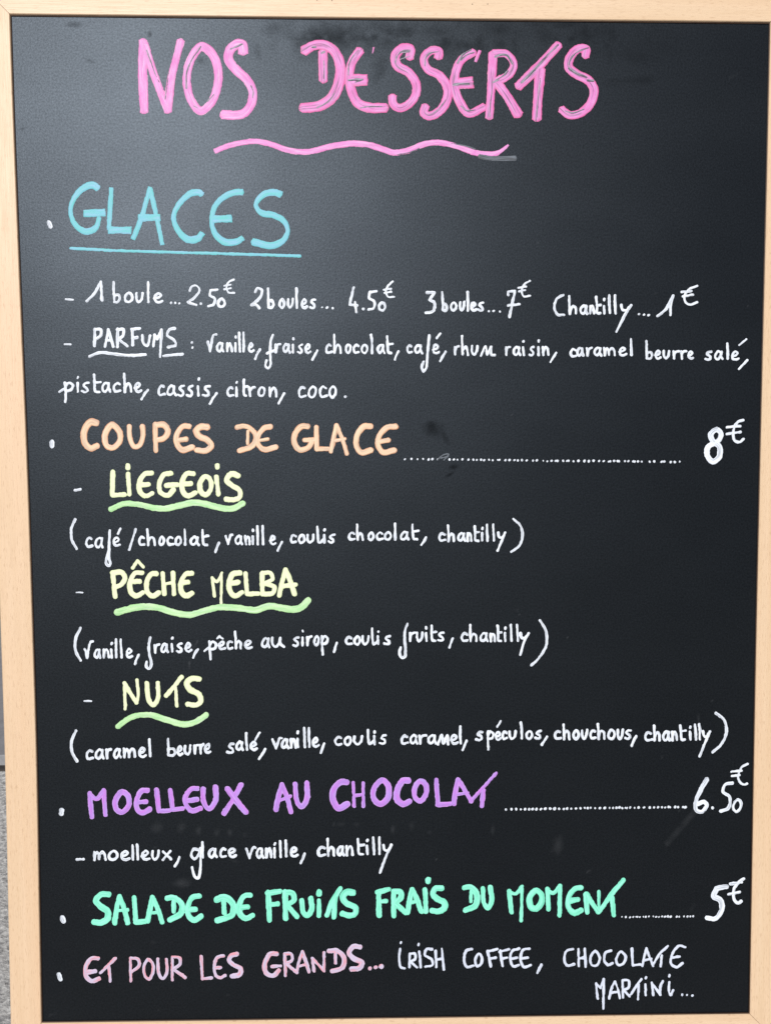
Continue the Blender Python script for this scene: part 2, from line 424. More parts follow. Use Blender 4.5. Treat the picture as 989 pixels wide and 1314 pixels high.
# the rear half of the A-frame, hinged at the top
rear = bpy.data.objects.new('rear_frame', None); COL.objects.link(rear); rear.parent = board
top_y = float(OT[0, 1]); rear.location = (0, top_y - .01, BACK - .004); rear.rotation_euler = (2 * LEAN, 0, 0)
ln = top_y - .012
for sx in (-1, 1): bar('leg', sx * .352 - .015, sx * .352 + .015, -ln, 0, -.022, 0, 7 + sx, rear)
bar('cross_rail', -.3365, .3365, -.032, -.002, -.021, -.001, 9, rear, False)
bar('cross_rail', -.3365, .3365, -ln + .12, -ln + .15, -.021, -.001, 10, rear, False)
for sx in (-1, 1):
    box('hinge', sx * .25 - .03, sx * .25 + .03, top_y + .0002, top_y + .0016, BACK - .02, -.004, plain('hinge_steel', (.4, .4, .42), .4), .0004, board)

# ------------------------------------------------------------------ lettering
def spline(pts, closed=False):
    """Catmull-Rom through the points; a point written twice is a sharp corner"""
    pts = [np.array(p, float) for p in pts]
    runs, cur = [], [pts[0]]
    for p in pts[1:]:
        if np.allclose(p, cur[-1]):
            if len(cur) > 1: runs.append(cur)
            cur = [p]
        else: cur.append(p)
    if len(cur) > 1: runs.append(cur)
    if not runs: return np.array([pts[0], pts[0] + 1e-3])
    out = []
    for r in runs:
        if len(r) == 2: out += [r[0] + (r[1] - r[0]) * t for t in np.linspace(0, 1, 5)]; continue
        cl = np.allclose(r[0], r[-1]) and len(r) > 3
        ext = [r[-2] if cl else 2 * r[0] - r[1]] + r + [r[1] if cl else 2 * r[-1] - r[-2]]
        for i in range(len(r) - 1):
            p0, p1, p2, p3 = ext[i:i + 4]
            d1, d2, d3 = (max(np.linalg.norm(b - a), 1e-6) ** .5 for a, b in ((p0, p1), (p1, p2), (p2, p3)))
            m1 = (p1 - p0) / d1 - (p2 - p0) / (d1 + d2) + (p2 - p1) / d2
            m2 = (p2 - p1) / d2 - (p3 - p1) / (d2 + d3) + (p3 - p2) / d3
            m1 *= d2; m2 *= d2
            n = max(3, int(np.linalg.norm(p2 - p1) / 1.6))
            for t in np.linspace(0, 1, n, endpoint=False):
                out.append((2 * t**3 - 3 * t**2 + 1) * p1 + (t**3 - 2 * t**2 + t) * m1 + (-2 * t**3 + 3 * t**2) * p2 + (t**3 - t**2) * m2)
        out.append(r[-1])
    return np.array(out)

class Pen:
    """collects strokes in plan units"""
    def __init__(self): self.s = []
    def tile(self, x0, y0, w, width=16, chis=None, cap=1.0):
        self.o = np.array([x0, y0], float); self.k = w / 989.0; self.w = width; self.ch = chis; self.cap = cap; return self
    def d(self, text, w=None, cap=None, taper=0.0):
        for part in text.split(';'):
            pts = []
            for tok in part.split():
                rep = tok.endswith('!'); x, y = tok.rstrip('!').split(',')
                pts.append((float(x), float(y)))
                if rep: pts.append((float(x), float(y)))
            if not pts: continue
            q = np.array(pts) * self.k + self.o
            self.raw(q, (w or self.w) * self.k, self.cap if cap is None else cap, taper)
        return self
    def raw(self, q, w, cap=1.0, taper=0.0):
        L = spline(q); L = L[np.r_[True, np.hypot(*np.diff(L, axis=0).T) > 1e-5]]
        if len(L) < 2: L = np.array([q[0], q[0] + [.05, .02]])
        if w < 23 * self.k: w *= .76
        if self.ch:
            t = np.gradient(L, axis=0); t /= np.linalg.norm(t, axis=1)[:, None] + 1e-9
            wv, wh = self.ch[0] * self.k, self.ch[1] * self.k
            ww = np.sqrt((wv * t[:, 1]) ** 2 + (wh * t[:, 0]) ** 2)
            ww = np.convolve(np.r_[ww[0], ww[0], ww, ww[-1], ww[-1]], np.ones(5) / 5, 'valid')
        else: ww = np.full(len(L), w)
        # hand pressure
        ph = rng.uniform(0, 6.28); s = np.linspace(0, 1, len(L))
        ww = ww * (1 + .07 * np.sin(ph + s * rng.uniform(3, 7)) + rng.normal(0, .015))
        if taper: ww = ww * (1 - taper * np.clip((s - .55) / .45, 0, 1))
        self.s.append((L, ww / 2, cap))
        return self
    def word(self, text, y0, y1, xh, ext, asc=2.15, w=None, desc=1.0):
        """handwritten lower case: ext gives every letter's left and right edge"""
        e = [tuple(map(float, a.split('-'))) for a in ext.split()]
        xa, xb = e[0][0], e[-1][1]
        assert len(e) == len(text), (text, len(e))
        for ch, (l, r) in zip(text, e):
            ins = min((w or self.w) * .22, (r - l) * .13)
            if ch not in "ilt,'": l, r = l + ins, r - ins
            for st in GLYPH[ch]:
                pts = []
                for (u, v) in st:
                    x = l + (r - l) * u
                    yb = y0 + (y1 - y0) * (x - xa) / max(1, xb - xa)
                    vv = v if v <= 1.15 else 1.0 + (v - 1.0) * (asc - 1.0) / 1.15
                    if v < 0: vv = v * desc
                    j = rng.normal(0, .018, 2) * xh
                    pts.append((x + j[0], yb - 3 - vv * (xh - 3.5) + j[1]))
                for i in range(1, len(st)):
                    if st[i] == st[i - 1]: pts[i] = pts[i - 1]
                if st[0] == st[-1] and len(st) > 3: pts[-1] = pts[0]
                self.raw(np.array(pts) * self.k + self.o, (w or self.w) * self.k)
        return self
    def dots(self, xs, y0, y1, w=14):
        xs = [float(a) for a in xs.split()]
        for x in xs:
            y = y0 + (y1 - y0) * (x - xs[0]) / max(1, xs[-1] - xs[0]) + rng.normal(0, .8)
            l = rng.uniform(-.6, 2.0); self.raw(np.array([(x - l, y + 1), (x + l, y - 1)]) * self.k + self.o, w * self.k * rng.uniform(.84, 1.02))
        return self

def g(t): return [[(float(a.split(',')[0]), float(a.split(',')[1])) for a in s.replace('!', '').split()] if '!' not in s else
                  sum([[tuple(map(float, a.rstrip('!').split(',')))] * (2 if a.endswith('!') else 1) for a in s.split()], []) for s in t.split(';')]
GLYPH = {
    'a': g('.82,.82 .5,1.0 .12,.62 .14,.18 .42,.04 .74,.38 .84,.95! .80,.40 1.0,.02'),
    'b': g('.10,2.15 .13,1.1 .16,.06! .16,.06 .68,-.02 .98,.36 .78,.80 .30,.78'),
    'c': g('.92,.84 .52,.99 .10,.58 .30,.06 1.0,.14'),
    'd': g('.8,.8 .4,1 .05,.5 .3,0 .8,.4 .85,2.1! .85,.1'),
    'e': g('.10,.42 .55,.50 .84,.76 .55,1.0 .16,.66 .22,.14 .58,-.01 1.0,.14'),
    'f': g('.95,2.0 .62,1.5 .55,.3 .58,-.7 .34,-1.15 .05,-.85 .22,-.35'),
    'F': g('.98,1.95 .68,1.6 .60,.4 .58,-.75 .34,-1.15 .05,-.9 .12,-.5;.05,.08 .95,.30'),
    'g': g('.85,.8 .45,1.0 .1,.55 .4,.05 .8,.5 .9,1.1! .88,-.8 .6,-1.4 .15,-.8'),
    'h': g('.08,2.15 .12,1.0 .16,.02! .16,.02 .2,.5 .55,.95 .82,.72 .90,.02'),
    'i': g('.42,.95 .52,.02;.52,1.62 .58,1.74'),
    'l': g('.40,2.15 .48,1.1 .58,.02'),
    'm': g('.02,.92 .06,.02! .06,.02 .10,.5 .28,.92 .42,.68 .45,.06! .45,.06 .52,.6 .72,.95 .88,.7 .97,.02'),
    'n': g('.06,.95 .12,.02! .12,.02 .18,.45 .52,.95 .80,.74 .92,.02'),
    'o': g('.55,1.0 .14,.66 .16,.18 .52,.0 .90,.34 .86,.80 .55,1.0'),
    'p': g('.12,1.02 .16,.2 .20,-1.1;.16,.62 .52,1.02 .94,.74 .78,.22 .20,.10'),
    'r': g('.08,.95 .20,.02! .20,.02 .24,.55 .55,.92 1.0,.98'),
    's': g('.88,.98 .48,.92 .26,.68 .72,.40 .80,.12 .46,-.02 .02,.08'),
    't': g('.34,2.0 .40,.9 .48,.08 .85,.02;.38,1.02 1.0,1.10'),
    'u': g('.06,1.0 .10,.32 .40,.0 .74,.34 .86,1.0'),
    'U': g('.04,1.0 .08,.28 .34,.02 .60,.4 .70,.98! .70,.35 1.0,.02'),
    'v': g('.0,1.0 .20,.50 .38,.02! .38,.02 .64,.74 .84,1.14 1.08,1.12'),
    'V': g('.02,1.1 .16,.85 .34,.02! .34,.02 .72,1.9 1.0,1.98'),
    'x': g('.05,.95 .5,.5 1.0,.02;.92,.98 .5,.45 .05,-.05'),
    'y': g('.04,1.0 .16,.46 .5,.38 .8,.72;.98,1.02 .40,-.1 -.42,-1.5'),
    ',': g('.85,.25 .50,-.25 .12,-.80'),
    "'": g('.1,1.35 .85,1.85'),
    '^': g('.05,1.2 .5,1.6! .95,1.25'),
}
GLYPH['q'] = g('.04,1.0 .16,.46 .5,.38 .8,.72;.98,1.02 .50,.0 .0,-1.5')      # a y with a steeper tail
GLYPH['L'] = g('.16,2.15 .20,.7 .30,.05 .62,.06 .95,.40')                       # an l that runs on into its neighbour

CASES = {}
for c in range(1, 16):
    ins = [(c >> k) & 1 for k in range(4)]; seq = []
    for k in range(4):
        if ins[k]: seq.append(('c', k))
        if ins[k] != ins[(k + 1) % 4]: seq.append(('e', k))
    CASES[c] = seq

def lettering(name, pen, mat, parent=None, lift=0.0, label=None, rough=.22):
    """join a phrase's strokes into one outlined film of ink on the slate"""
    h = .5; S = pen.s
    lo = np.min([(L - r[:, None]).min(0) for L, r, _ in S], axis=0) - 3
    hi = np.max([(L + r[:, None]).max(0) for L, r, _ in S], axis=0) + 3
    nx, ny = (np.ceil((hi - lo) / h).astype(int) + 1)
    gx = lo[0] + np.arange(nx) * h; gy = lo[1] + np.arange(ny) * h
    Fd = np.full((ny, nx), -9.0); A = np.zeros((ny, nx, 3))
    s0 = 0.0
    for L, r, cap in S:
        s0 += 97.0; closed = np.linalg.norm(L[0] - L[-1]) < 1e-3 and len(L) > 4
        n = len(L) - 1
        for i in range(n):
            a, b = L[i], L[i + 1]; ra, rb = r[i], r[i + 1]; rm = max(ra, rb) + 2.2
            i0 = max(0, int((min(a[0], b[0]) - rm - lo[0]) / h)); i1 = min(nx, int((max(a[0], b[0]) + rm - lo[0]) / h) + 2)
            j0 = max(0, int((min(a[1], b[1]) - rm - lo[1]) / h)); j1 = min(ny, int((max(a[1], b[1]) + rm - lo[1]) / h) + 2)
            X = gx[i0:i1][None, :]; Y = gy[j0:j1][:, None]
            d = b - a; ln = math.hypot(*d) + 1e-9; d = d / ln
            al = (X - a[0]) * d[0] + (Y - a[1]) * d[1]; la = -(X - a[0]) * d[1] + (Y - a[1]) * d[0]
            t = np.clip(al / ln, 0, 1); rr = ra + (rb - ra) * t
            over = np.maximum(np.maximum(-al, al - ln), 0)
            val = rr - np.sqrt(la * la + over * over)
            if not closed and cap < 1.0:
                if i == 0: val = np.where(al < 0, np.minimum(rr - np.abs(la), cap * rr + al), val)
                if i == n - 1: val = np.where(al > ln, np.minimum(rr - np.abs(la), cap * rr - (al - ln)), val)
            sub = Fd[j0:j1, i0:i1]; up = val > sub
            sub[up] = val[up]
            As = A[j0:j1, i0:i1]
            As[..., 0][up] = (s0 + al + 0 * la)[up]; As[..., 1][up] = (la / rr)[up]; As[..., 2][up] = (val / rr)[up]
            s0 += ln
    # the rim is never quite even
    for sc, am in ((2.2, rough), (5.0, rough * .8)):
        cx, cy = int((hi[0] - lo[0]) / sc) + 3, int((hi[1] - lo[1]) / sc) + 3
        G = rng.normal(0, 1, (cy, cx)); u = (gx - lo[0]) / sc; v = (gy - lo[1]) / sc
        iu, iv = u.astype(int), v.astype(int); fu, fv = (u - iu)[None], (v - iv)[:, None]
        G0 = G[np.ix_(iv, iu)] * (1 - fu) + G[np.ix_(iv, iu + 1)] * fu; G1 = G[np.ix_(iv + 1, iu)] * (1 - fu) + G[np.ix_(iv + 1, iu + 1)] * fu
        Fd += (G0 * (1 - fv) + G1 * fv) * am * (Fd > -6)
    I = Fd > 0
    code = I[:-1, :-1] * 1 + I[:-1, 1:] * 2 + I[1:, 1:] * 4 + I[1:, :-1] * 8
    pts, att, hgt = [], [], []
    nid = np.full((ny, nx), -1); jj, ii = np.nonzero(I); nid[jj, ii] = np.arange(len(jj))
    pts.append(np.c_[gx[ii], gy[jj]]); att.append(A[jj, ii]); hgt.append(Fd[jj, ii]); cnt = len(jj)
    def cross(axis):
        nonlocal cnt
        if axis == 0: f0, f1 = Fd[:, :-1], Fd[:, 1:]
        else: f0, f1 = Fd[:-1], Fd[1:]
        cr = (f0 > 0) != (f1 > 0); idm = np.full(cr.shape, -1); j, i = np.nonzero(cr); idm[j, i] = cnt + np.arange(len(j)); cnt += len(j)
        t = f0[j, i] / (f0[j, i] - f1[j, i])
        x = gx[i] + (t * h if axis == 0 else 0); y = gy[j] + (t * h if axis == 1 else 0)
        j2, i2 = (j, i + 1) if axis == 0 else (j + 1, i)
        ins = f0[j, i] > 0
        pts.append(np.c_[x, y]); att.append(np.where(ins[:, None], A[j, i], A[j2, i2])); hgt.append(np.zeros(len(j)))
        return idm
    hid, vid = cross(0), cross(1)
    loops, counts = [], []
    for c, seq in CASES.items():
        j, i = np.nonzero(code == c)
        if not len(j): continue
        colsn = []
        for typ, k in seq:
            if typ == 'c': colsn.append([nid[j, i], nid[j, i + 1], nid[j + 1, i + 1], nid[j + 1, i]][k])
            else: colsn.append([hid[j, i], vid[j, i + 1], hid[j + 1, i], vid[j, i]][k])
        q = np.stack(colsn[::-1], 1); loops.append(q.ravel()); counts.append(np.full(len(j), q.shape[1]))
    pts, att, hgt = np.concatenate(pts), np.concatenate(att), np.concatenate(hgt)
    b = P(pts); z = .00006 + lift + .00016 * np.clip(hgt / 1.6, 0, 1)
    me = bpy.data.meshes.new(name); fill(me, np.c_[b, z], np.concatenate(loops), np.concatenate(counts))
    att[:, 2] = np.clip(att[:, 2], 0, 1); set_attr(me, 'ink', att)
    me.polygons.foreach_set('use_smooth', np.ones(len(me.polygons), bool))
    o = link(name, me, INK[mat], parent or slate_o)
    if label: o['label'] = label
    return o
T = lambda x, y, w=248, width=16, chis=None, cap=1.0: Pen().tile(x, y, w, width, chis, cap)
def put(name, pen, mat, label=None, parent=board, **k):
    """every written word becomes a mesh of its own; the first one is returned"""
    if name not in ('heading', 'lettering', 'dry_streak'): return lettering(name, pen, mat, parent, label=label, **k)
    boxes = [((L - r[:, None]).min(0), (L + r[:, None]).max(0)) for L, r, _ in pen.s]; n = len(boxes); lab = list(range(n))
    for i in range(n):
        for j in range(i):
            (a0, a1), (b0, b1) = boxes[i], boxes[j]; gap = np.maximum(a0, b0) - np.minimum(a1, b1)
            if gap[0] < (9 if name == 'dry_streak' else 6.0) and gap[1] < 7 and lab[i] != lab[j]:
                lo, hi = sorted((lab[i], lab[j])); lab = [lo if q == hi else q for q in lab]
    first = None
    for c in sorted(set(lab)):
        w = Pen(); w.s = [st for st, q in zip(pen.s, lab) if q == c]
        o = lettering(name, w, mat, parent, label=label, **k); first = first or o
    return first

# headline
p = T(160, 30, 240, 46, cap=.35)
p.d('97,92 94,200 103,462', 48).d('104,112 150,255 228,462', 43).d('228,460 245,300 296,92', 43)
p.d('405,120 347,195 328,300 350,400 400,462 455,420 494,310 485,205 452,148 405,120', 46)
p.d('626,150 622,112 592,108 556,140 550,190 588,242 645,295 676,355 668,425 632,472 585,484 520,480', 50)
title = put('heading', p, 'pink', 'pink headline lettering')
p = T(370, 30, 240, 50, cap=.3)
p.d('84,142 130,116 190,112 246,150 274,225 268,310 232,388 170,432 74,446', 54).d('182,150 183,225 184,300', 46, .2)
p.d('378,142 340,195 322,270 332,350 368,420 430,444 512,444', 50).d('330,298 412,297', 64, .2)
p.d('445,156 451,124', 9)
p.d('640,178 644,134 604,130 566,165 574,220 640,262 676,325 668,385 622,435 582,446 552,420 550,385', 47)
p.d('792,178 794,146 752,142 716,185 735,238 800,275 842,345 830,420 788,470 740,488 716,470 724,436', 46)
p.tile(560, 30, 240, 48, cap=.3)
p.d('196,150 132,190 100,260 95,330 120,408 170,474 250,440', 46).d('96,318 188,310', 58, .2).d('228,142 206,200', 22)
p.d('298,158 290,320 278,495', 46).d('300,158 368,160 408,212 384,268 310,308', 42).d('318,308 370,380 430,478', 52)
p.d('432,330 525,240 644,112', 48).d('548,245 537,370 530,500', 52)
p.d('786,172 790,132 745,134 702,185 700,232 742,268 800,298 832,352 808,430 752,476 700,482 660,452', 46)
put('lettering', p, 'pinkdry', 'pink word with dry grey streaks', title)
p = T(160, 30, 240, 9)
p.d('116,140 140,205 163,270 184,312', 8, taper=.6).d('214,400 224,330 236,250', 7, taper=.6).d('326,340 328,260 350,200 396,128', 11, taper=.3).d('360,180 385,150 402,122', 9)
p.d('560,134 590,122 620,108', 11).d('676,392 680,360 668,330', 8).d('440,410 470,375', 7).d('366,436 385,446', 6)
p.tile(370, 30, 240, 9).d('186,196 188,240 186,290', 7).d('176,156 190,148', 14).d('128,124 142,123', 15).d('152,444 190,425 226,394 250,350', 8, taper=.6).d('318,272 320,215 342,172 372,140', 7, taper=.5)
p.d('320,300 350,296 392,295', 18).d('352,310 390,300', 7).d('380,446 430,438 494,438', 8).d('566,205 572,176 600,146 642,140', 10, taper=.3).d('600,150 640,148', 12).d('722,222 726,180 750,156 792,148', 9, taper=.3)
p.d('770,470 800,445 832,402', 8, taper=.5).d('590,190 620,178 642,172', 7)
p.tile(560, 30, 240, 9).d('112,208 135,168 182,138', 14, taper=.4).d('130,192 160,165 196,152', 10).d('92,322 130,318 168,318', 17).d('128,436 160,460 204,456', 10).d('310,176 340,164 372,168 398,212', 17, taper=.3).d('376,250 350,278 330,290', 14, taper=.4).d('300,310 325,296', 14)
p.d('280,492 284,420 292,360', 8, taper=.4).d('448,312 500,262 545,212 600,152 642,112', 16, taper=.4).d('470,288 520,246', 7).d('530,494 536,400 548,290', 8, taper=.3)
p.d('704,246 700,205 730,160 770,138 802,128', 10, taper=.3).d('700,236 740,262 792,284', 17, taper=.2).d('800,300 826,302', 18).d('680,462 720,472 780,452', 10, taper=.3)
put('dry_streak', p, 'drag', 'grey dry streaks inside the pink strokes', title, lift=.0002)
p = T(160, 30, 240, 31, cap=.4)
p.d('478,673 560,642 690,622 780,640 860,668 940,678 1000,672 1086,650 1195,634 1285,640 1370,666 1425,681 1505,668 1585,636 1655,628 1725,640 1845,680')
p.tile(560, 30, 240, 28).d('190,680 240,688 300,690 345,670 378,642', 28, .6, .55)
put('underline', p, 'pink', None, title)
p = T(560, 30, 240, 30, cap=.2).d('225,700 300,712 360,712 418,711', 27).d('290,722 360,722 412,719', 10)
p.tile(370, 30, 240, 12).d('860,634 930,645 985,662', 10).d('575,692 640,680 690,660', 9)
put('dry_streak', p, 'ghost', 'wiped grey smear beside the pink wavy underline', title, lift=.0001)

# GLACES
p = T(50, 210, 240, 30, chis=(24, 38), cap=.35)
p.d('310,128 285,112 235,128 190,175 167,245 190,318 250,358 302,335 318,285', cap=.3).d('242,262 345,257')
p.d('383,128 377,220 370,345').d('372,350 482,352')
p.d('498,396 540,290 587,125').d('587,128 615,250 652,425').d('532,286 635,283')
p.d('860,160 846,150 800,158 742,212 712,280 740,358 790,400 838,396 862,368')
p.tile(230, 210, 240, 30, chis=(24, 38), cap=.35)
p.d('332,150 296,150 240,172 190,222 172,292 190,370 240,412 300,412 334,392').d('176,293 272,288')
p.d('535,162 500,150 442,165 405,215 432,258 500,272 555,305 573,355 545,408 480,432 392,412')
gl = put('heading', p, 'cyan', 'pale cyan heading')
put('underline', T(50, 210, 240, 22, cap=1.0).d('168,446 260,451 400,458 700,467 989,475 1380,487', 20), 'cyan', None, gl)
put('bullet', T(50, 210, 240, 22).d('52,308 62,330', 24), 'white', None, gl)

# prices of the scoops
p = T(70, 350, width=17).d('165,144 202,108 236,46', 18).d('238,46 240,90 243,140', 18)
p.word('boule', 152, 153, 50, '296-337 353-405 413-459 470-488 503-556', asc=2.2)
p.dots('597 618 638', 153, 155, 15)
put('lettering', p, 'white'); put('bullet', T(70, 350).d('57,135 95,137', 15), 'white')
p = T(70, 350, width=17).d('692,92 702,70 725,64 742,88 718,124 684,148!  690,152 725,164').d('748,157 749,158', 17)
p.d('834,86 798,88! 796,115 820,132 812,162 786,170').d('856,132 838,146 842,170 862,172 872,152 856,132', 18)
p.d('916,34 892,46 880,75 890,100 920,102;868,66 902,60;870,84 902,77', 13)
put('price', p, 'white')
p = T(310, 350, width=17).d('70,98 82,78 104,88 95,125 50,164! 72,162 90,180')
p.word('boules', 182, 182, 48, '129-166 187-225 232-272 274-288 302-338 346-382', asc=2.25).dots('412 438 466', 176, 180, 15)
put('lettering', p, 'white')
p = T(310, 350, width=17).d('572,75 558,140 553,162! 590,166;580,148 587,200').d('622,183 623,184', 17)
p.d('690,94 656,98! 652,128 678,145 674,182 650,186').d('718,152 704,166 706,186 722,192 734,176 730,158 718,152')
p.d('773,44 748,66 738,100 750,122 780,122;727,86 764,80;730,102 764,97', 13)
put('price', p, 'white')
p = T(520, 350, width=17).d('110,100 148,100! 124,138! 148,152 142,195 105,204', 19)
p.word('boules', 196, 195, 45, '183-216 228-266 274-308 312-326 330-366 370-402', asc=2.25).dots('427 452 483', 195, 198, 15)
put('lettering', p, 'white')
p = T(520, 350, width=17).d('526,112 526,96! 560,92! 548,150 532,224;525,166 584,160', 17)
p.d('636,40 606,60 596,92 606,120 638,116;577,76 616,70;582,94 612,88', 13)
put('price', p, 'white')
p = T(520, 350, width=17).d('808,112 775,132 762,180 780,214 810,214')
p.word('hantill', 212, 210, 45, '832-880 890-934 940-970 965-1000 1010-1024 1036-1054 1064-1082', asc=2.2).word('y', 210, 210, 45, '1098-1158', desc=1.55)
p.tile(735, 350, 248, 16).dots('338 362 388', 212, 217, 15)
put('lettering', p, 'white')
p = T(735, 350, width=17).d('432,222 472,188 512,116! 500,160 498,216', 18)
p.d('636,66 596,82 572,112 576,150 600,162 634,150;556,97 606,92;562,120 614,111', 15)
put('price', p, 'white')

# flavours
p = T(70, 350, width=20)
p.d('205,286 206,330 204,374;205,288 236,290 238,318 206,342;258,378 275,290! 300,376;264,344 292,345')
p.d('323,288 322,378;322,290 352,290 350,322 325,338! 372,374;398,290 400,368;394,288 436,284;400,334 422,330')
p.d('450,320 456,360 474,372 489,322;506,376 512,316! 526,338! 548,290;548,290 540,430;616,284 588,290 576,318 612,345 620,368 582,380', 18)
pf = put('lettering', p, 'white')
put('underline', T(70, 350, width=19).d('180,428 230,408 300,414 370,422 465,418'), 'white', None, pf, lift=.0001)
put('underline', T(70, 350, width=19).d('558,426 600,420 655,416'), 'white', None, pf, lift=.0001)
put('bullet', T(70, 350).d('52,365 82,366', 13), 'white', None, pf)
p = T(70, 350, width=16).dots('703', 356, 356, 15).dots('706', 384, 384, 15)
p.word('Vanille,', 405, 406, 48, '778-830 826-868 878-912 920-932 938-954 960-976 988-1022 1025-1053')
p.tile(310, 350, 248, 16)
p.d('160,318 150,345 147,420 148,472 136,489 122,476 127,448;130,412 164,399').word('raise,', 410, 412, 46, '168-200 206-250 256-270 284-316 322-356 358-392')
p.word('chocolat,', 412, 414, 46, '426-464 466-514 526-562 568-604 608-648 656-674 690-734 730-772 782-806')
p.tile(520, 350, 248, 16)
p.word('ca', 414, 414, 45, '4-36 44-88').d('122,320 113,420 106,488 93,503 84,484 92,456', 17).word('e', 415, 415, 48, '134-174').d('160,334 178,310', 15)
p.word(',', 418, 418, 48, '174-210').word('rhu', 422, 422, 48, '246-278 284-326 334-376').d('386,424 410,376 418,418 438,378 440,418 456,420')
p.word('raisin,', 424, 424, 46, '508-540 546-592 596-612 630-664 672-690 696-738 738-776')
p.tile(735, 350, 248, 16)
p.word('caramel', 427, 425, 42, '-20-16'.replace('-20-16', '0-1') + ' 18-60 68-100 106-148 154-218 230-274 288-306') if False else None
p.word('aramel', 427, 424, 44, '14-58 66-100 104-148 154-218 230-274 288-308', asc=2.0)
p.word('beurre', 440, 442, 42, '370-408 414-452 458-500 506-546 548-582 584-618', asc=2.25)
p.word('sal', 446, 444, 44, '672-714 720-768 782-800', asc=1.9).word('e', 446, 446, 44, '806-852').d('850,370 886,340', 14).word(',', 462, 462, 46, '842-898')
p.tile(520, 350, 248, 16).word('c', 433, 433, 44, '838-876')
put('lettering', p, 'white')
p = T(70, 350, width=16).d('25,608 50,592', 12)
p.word('pistache,', 612, 612, 50, '44-100 110-128 136-182 184-236 238-288 298-340 350-398 406-446 440-484', asc=2.0)
p.word('cassis,', 630, 632, 54, '526-566 572-624 628-668 674-712 726-746 756-800 788-836')
p.word('citron,', 634, 634, 50, '880-918 922-942 955-988 990-1028 1036-1082 1094-1142 1142-1180', asc=1.9)
p.tile(310, 350, 248, 16).word('coco', 640, 640, 60, '286-330 336-386 396-438 440-490').dots('530', 634, 634, 17)
put('lettering', p, 'white')

# COUPES DE GLACE
p = T(50, 520, width=33, cap=1.0)
p.d('292,90 264,86 232,130 236,192 264,220 296,208', 34).d('372,100 338,150 346,205 378,218 412,186 414,142 390,108 372,100', 31)
p.d('462,108 466,170 488,212 515,204 532,152 529,108', 27).d('594,96 598,232', 26).d('598,100 640,100 660,135 640,168 600,178', 30)
p.d('768,108 736,108 706,148 704,190 732,228 784,214', 30).d('708,180 752,173', 26)
p.d('860,112 828,110 806,128 816,156 862,178 882,206 856,232 808,230', 32)
p.tile(290, 520, 248, 30, cap=1.0)
p.d('58,112 95,106 138,130 154,165 134,208 70,232', 27).d('112,132 110,196', 22).d('226,110 196,116 164,160 165,200 195,226 254,214', 27).d('166,181 214,172', 22)
p.d('416,108 386,108 352,150 350,194 376,228 420,216 440,186', 29).d('402,178 448,176', 24).d('462,112 464,225! 522,222', 24)
p.d('537,236 550,170 565,102!  594,170 618,248', 23).d('545,182 608,172', 22)
p.d('738,108 706,108 672,150 666,205 692,242 740,230', 30).d('866,108 826,112 786,152 776,196 802,240 860,230', 30).d('784,186 830,178', 26)
cg = put('heading', p, 'peach', 'pale peach heading')
put('bullet', T(50, 520).d('66,186 67,208', 24), 'white', None, cg)
p = T(510, 520, width=15).dots('38 70 102 130 158 178 205 266 288 306 332 362 388 405 427 443 468 486 512 520 553 572 598 615 636 660 692 712 745 766 787 808 817 848 866 874 900 926 955 978', 274, 287, 14)
p.tile(735, 520, 248, 15).dots('28 58 80 105 133 157 182 190 210 228 236 265 283 308 316 332 352 392 415 453 467 500 520 546', 284, 290, 14)
put('dotted_line', p, 'white')
put('dotted_line', T(510, 520).d('206,278 232,255 262,250 238,280;222,270 258,262', 9), 'ghost', 'smeared scribble on the dotted line', lift=.0001)
p = T(735, 520, width=27).d('736,124 704,150 714,180 748,212 748,262 716,288 686,256 690,214 744,180 757,146 736,124', 26)
p.d('872,76 842,86 820,130 826,178 850,188 873,172;787,112 856,106;787,146 856,136', 17)
put('price', p, 'white')

# LIEGEOIS
p = T(50, 520, width=28, cap=1.0)
p.d('377,342 376,460! 438,457', 24).d('456,352 463,456', 23).d('455,308 455,320', 26).d('576,346 540,352 514,400 520,448 550,464 580,450;517,408 560,405', 25)
p.d('674,348 640,355 616,405 624,448 662,460 688,432;652,410 708,407', 26).d('790,350 756,350 732,395 738,444 762,464 800,448;736,404 776,401', 27)
p.d('850,364 824,400 830,445 856,457 880,425 876,380 850,364', 26).d('908,366 918,455', 24).d('912,308 912,318', 24)
p.d('1018,360 984,350 960,384 990,412 1026,436 1026,470 992,484 958,480', 28)
li = put('heading', p, 'cream', 'pale cream yellow name')
put('underline', T(50, 520, width=30).d('368,532 430,505 500,506 600,527 650,528 715,514 790,498 850,505 900,518 960,530 1000,526 1042,502', 30), 'lime', None, li, lift=.0001)
put('bullet', T(50, 520).d('184,436 212,430', 17), 'white', None, li)
p = T(80, 660, width=16).d('66,26 47,70 49,130 74,176', 17)
p.word('ca', 173, 172, 54, '116-156 163-212').d('243,82 240,150 240,228 246,254 236,264 224,250 228,218 240,176', 16).word('e', 164, 164, 46, '256-298').d('284,100 297,74', 14)
p.d('375,76 342,182', 16).word('chocolat,', 161, 160, 46, '388-424 430-480 490-526 532-570 574-612 618-636 650-700 702-748 780-804', asc=1.9)
p.tile(270, 660, 248, 16).word('vanille,', 156, 156, 46, '74-114 122-166 174-206 210-224 232-250 260-278 300-336 340-370')
p.word('couLis', 150, 147, 44, '405-442 446-488 490-536 540-580 572-592 600-640', asc=2.0)
p.word('c', 134, 134, 40, '702-742')
p.tile(450, 660, 248, 16).word('hocolat,', 136, 130, 42, '26-68 84-122 128-166 168-212 218-236 252-298 300-346 358-390', asc=2.1)
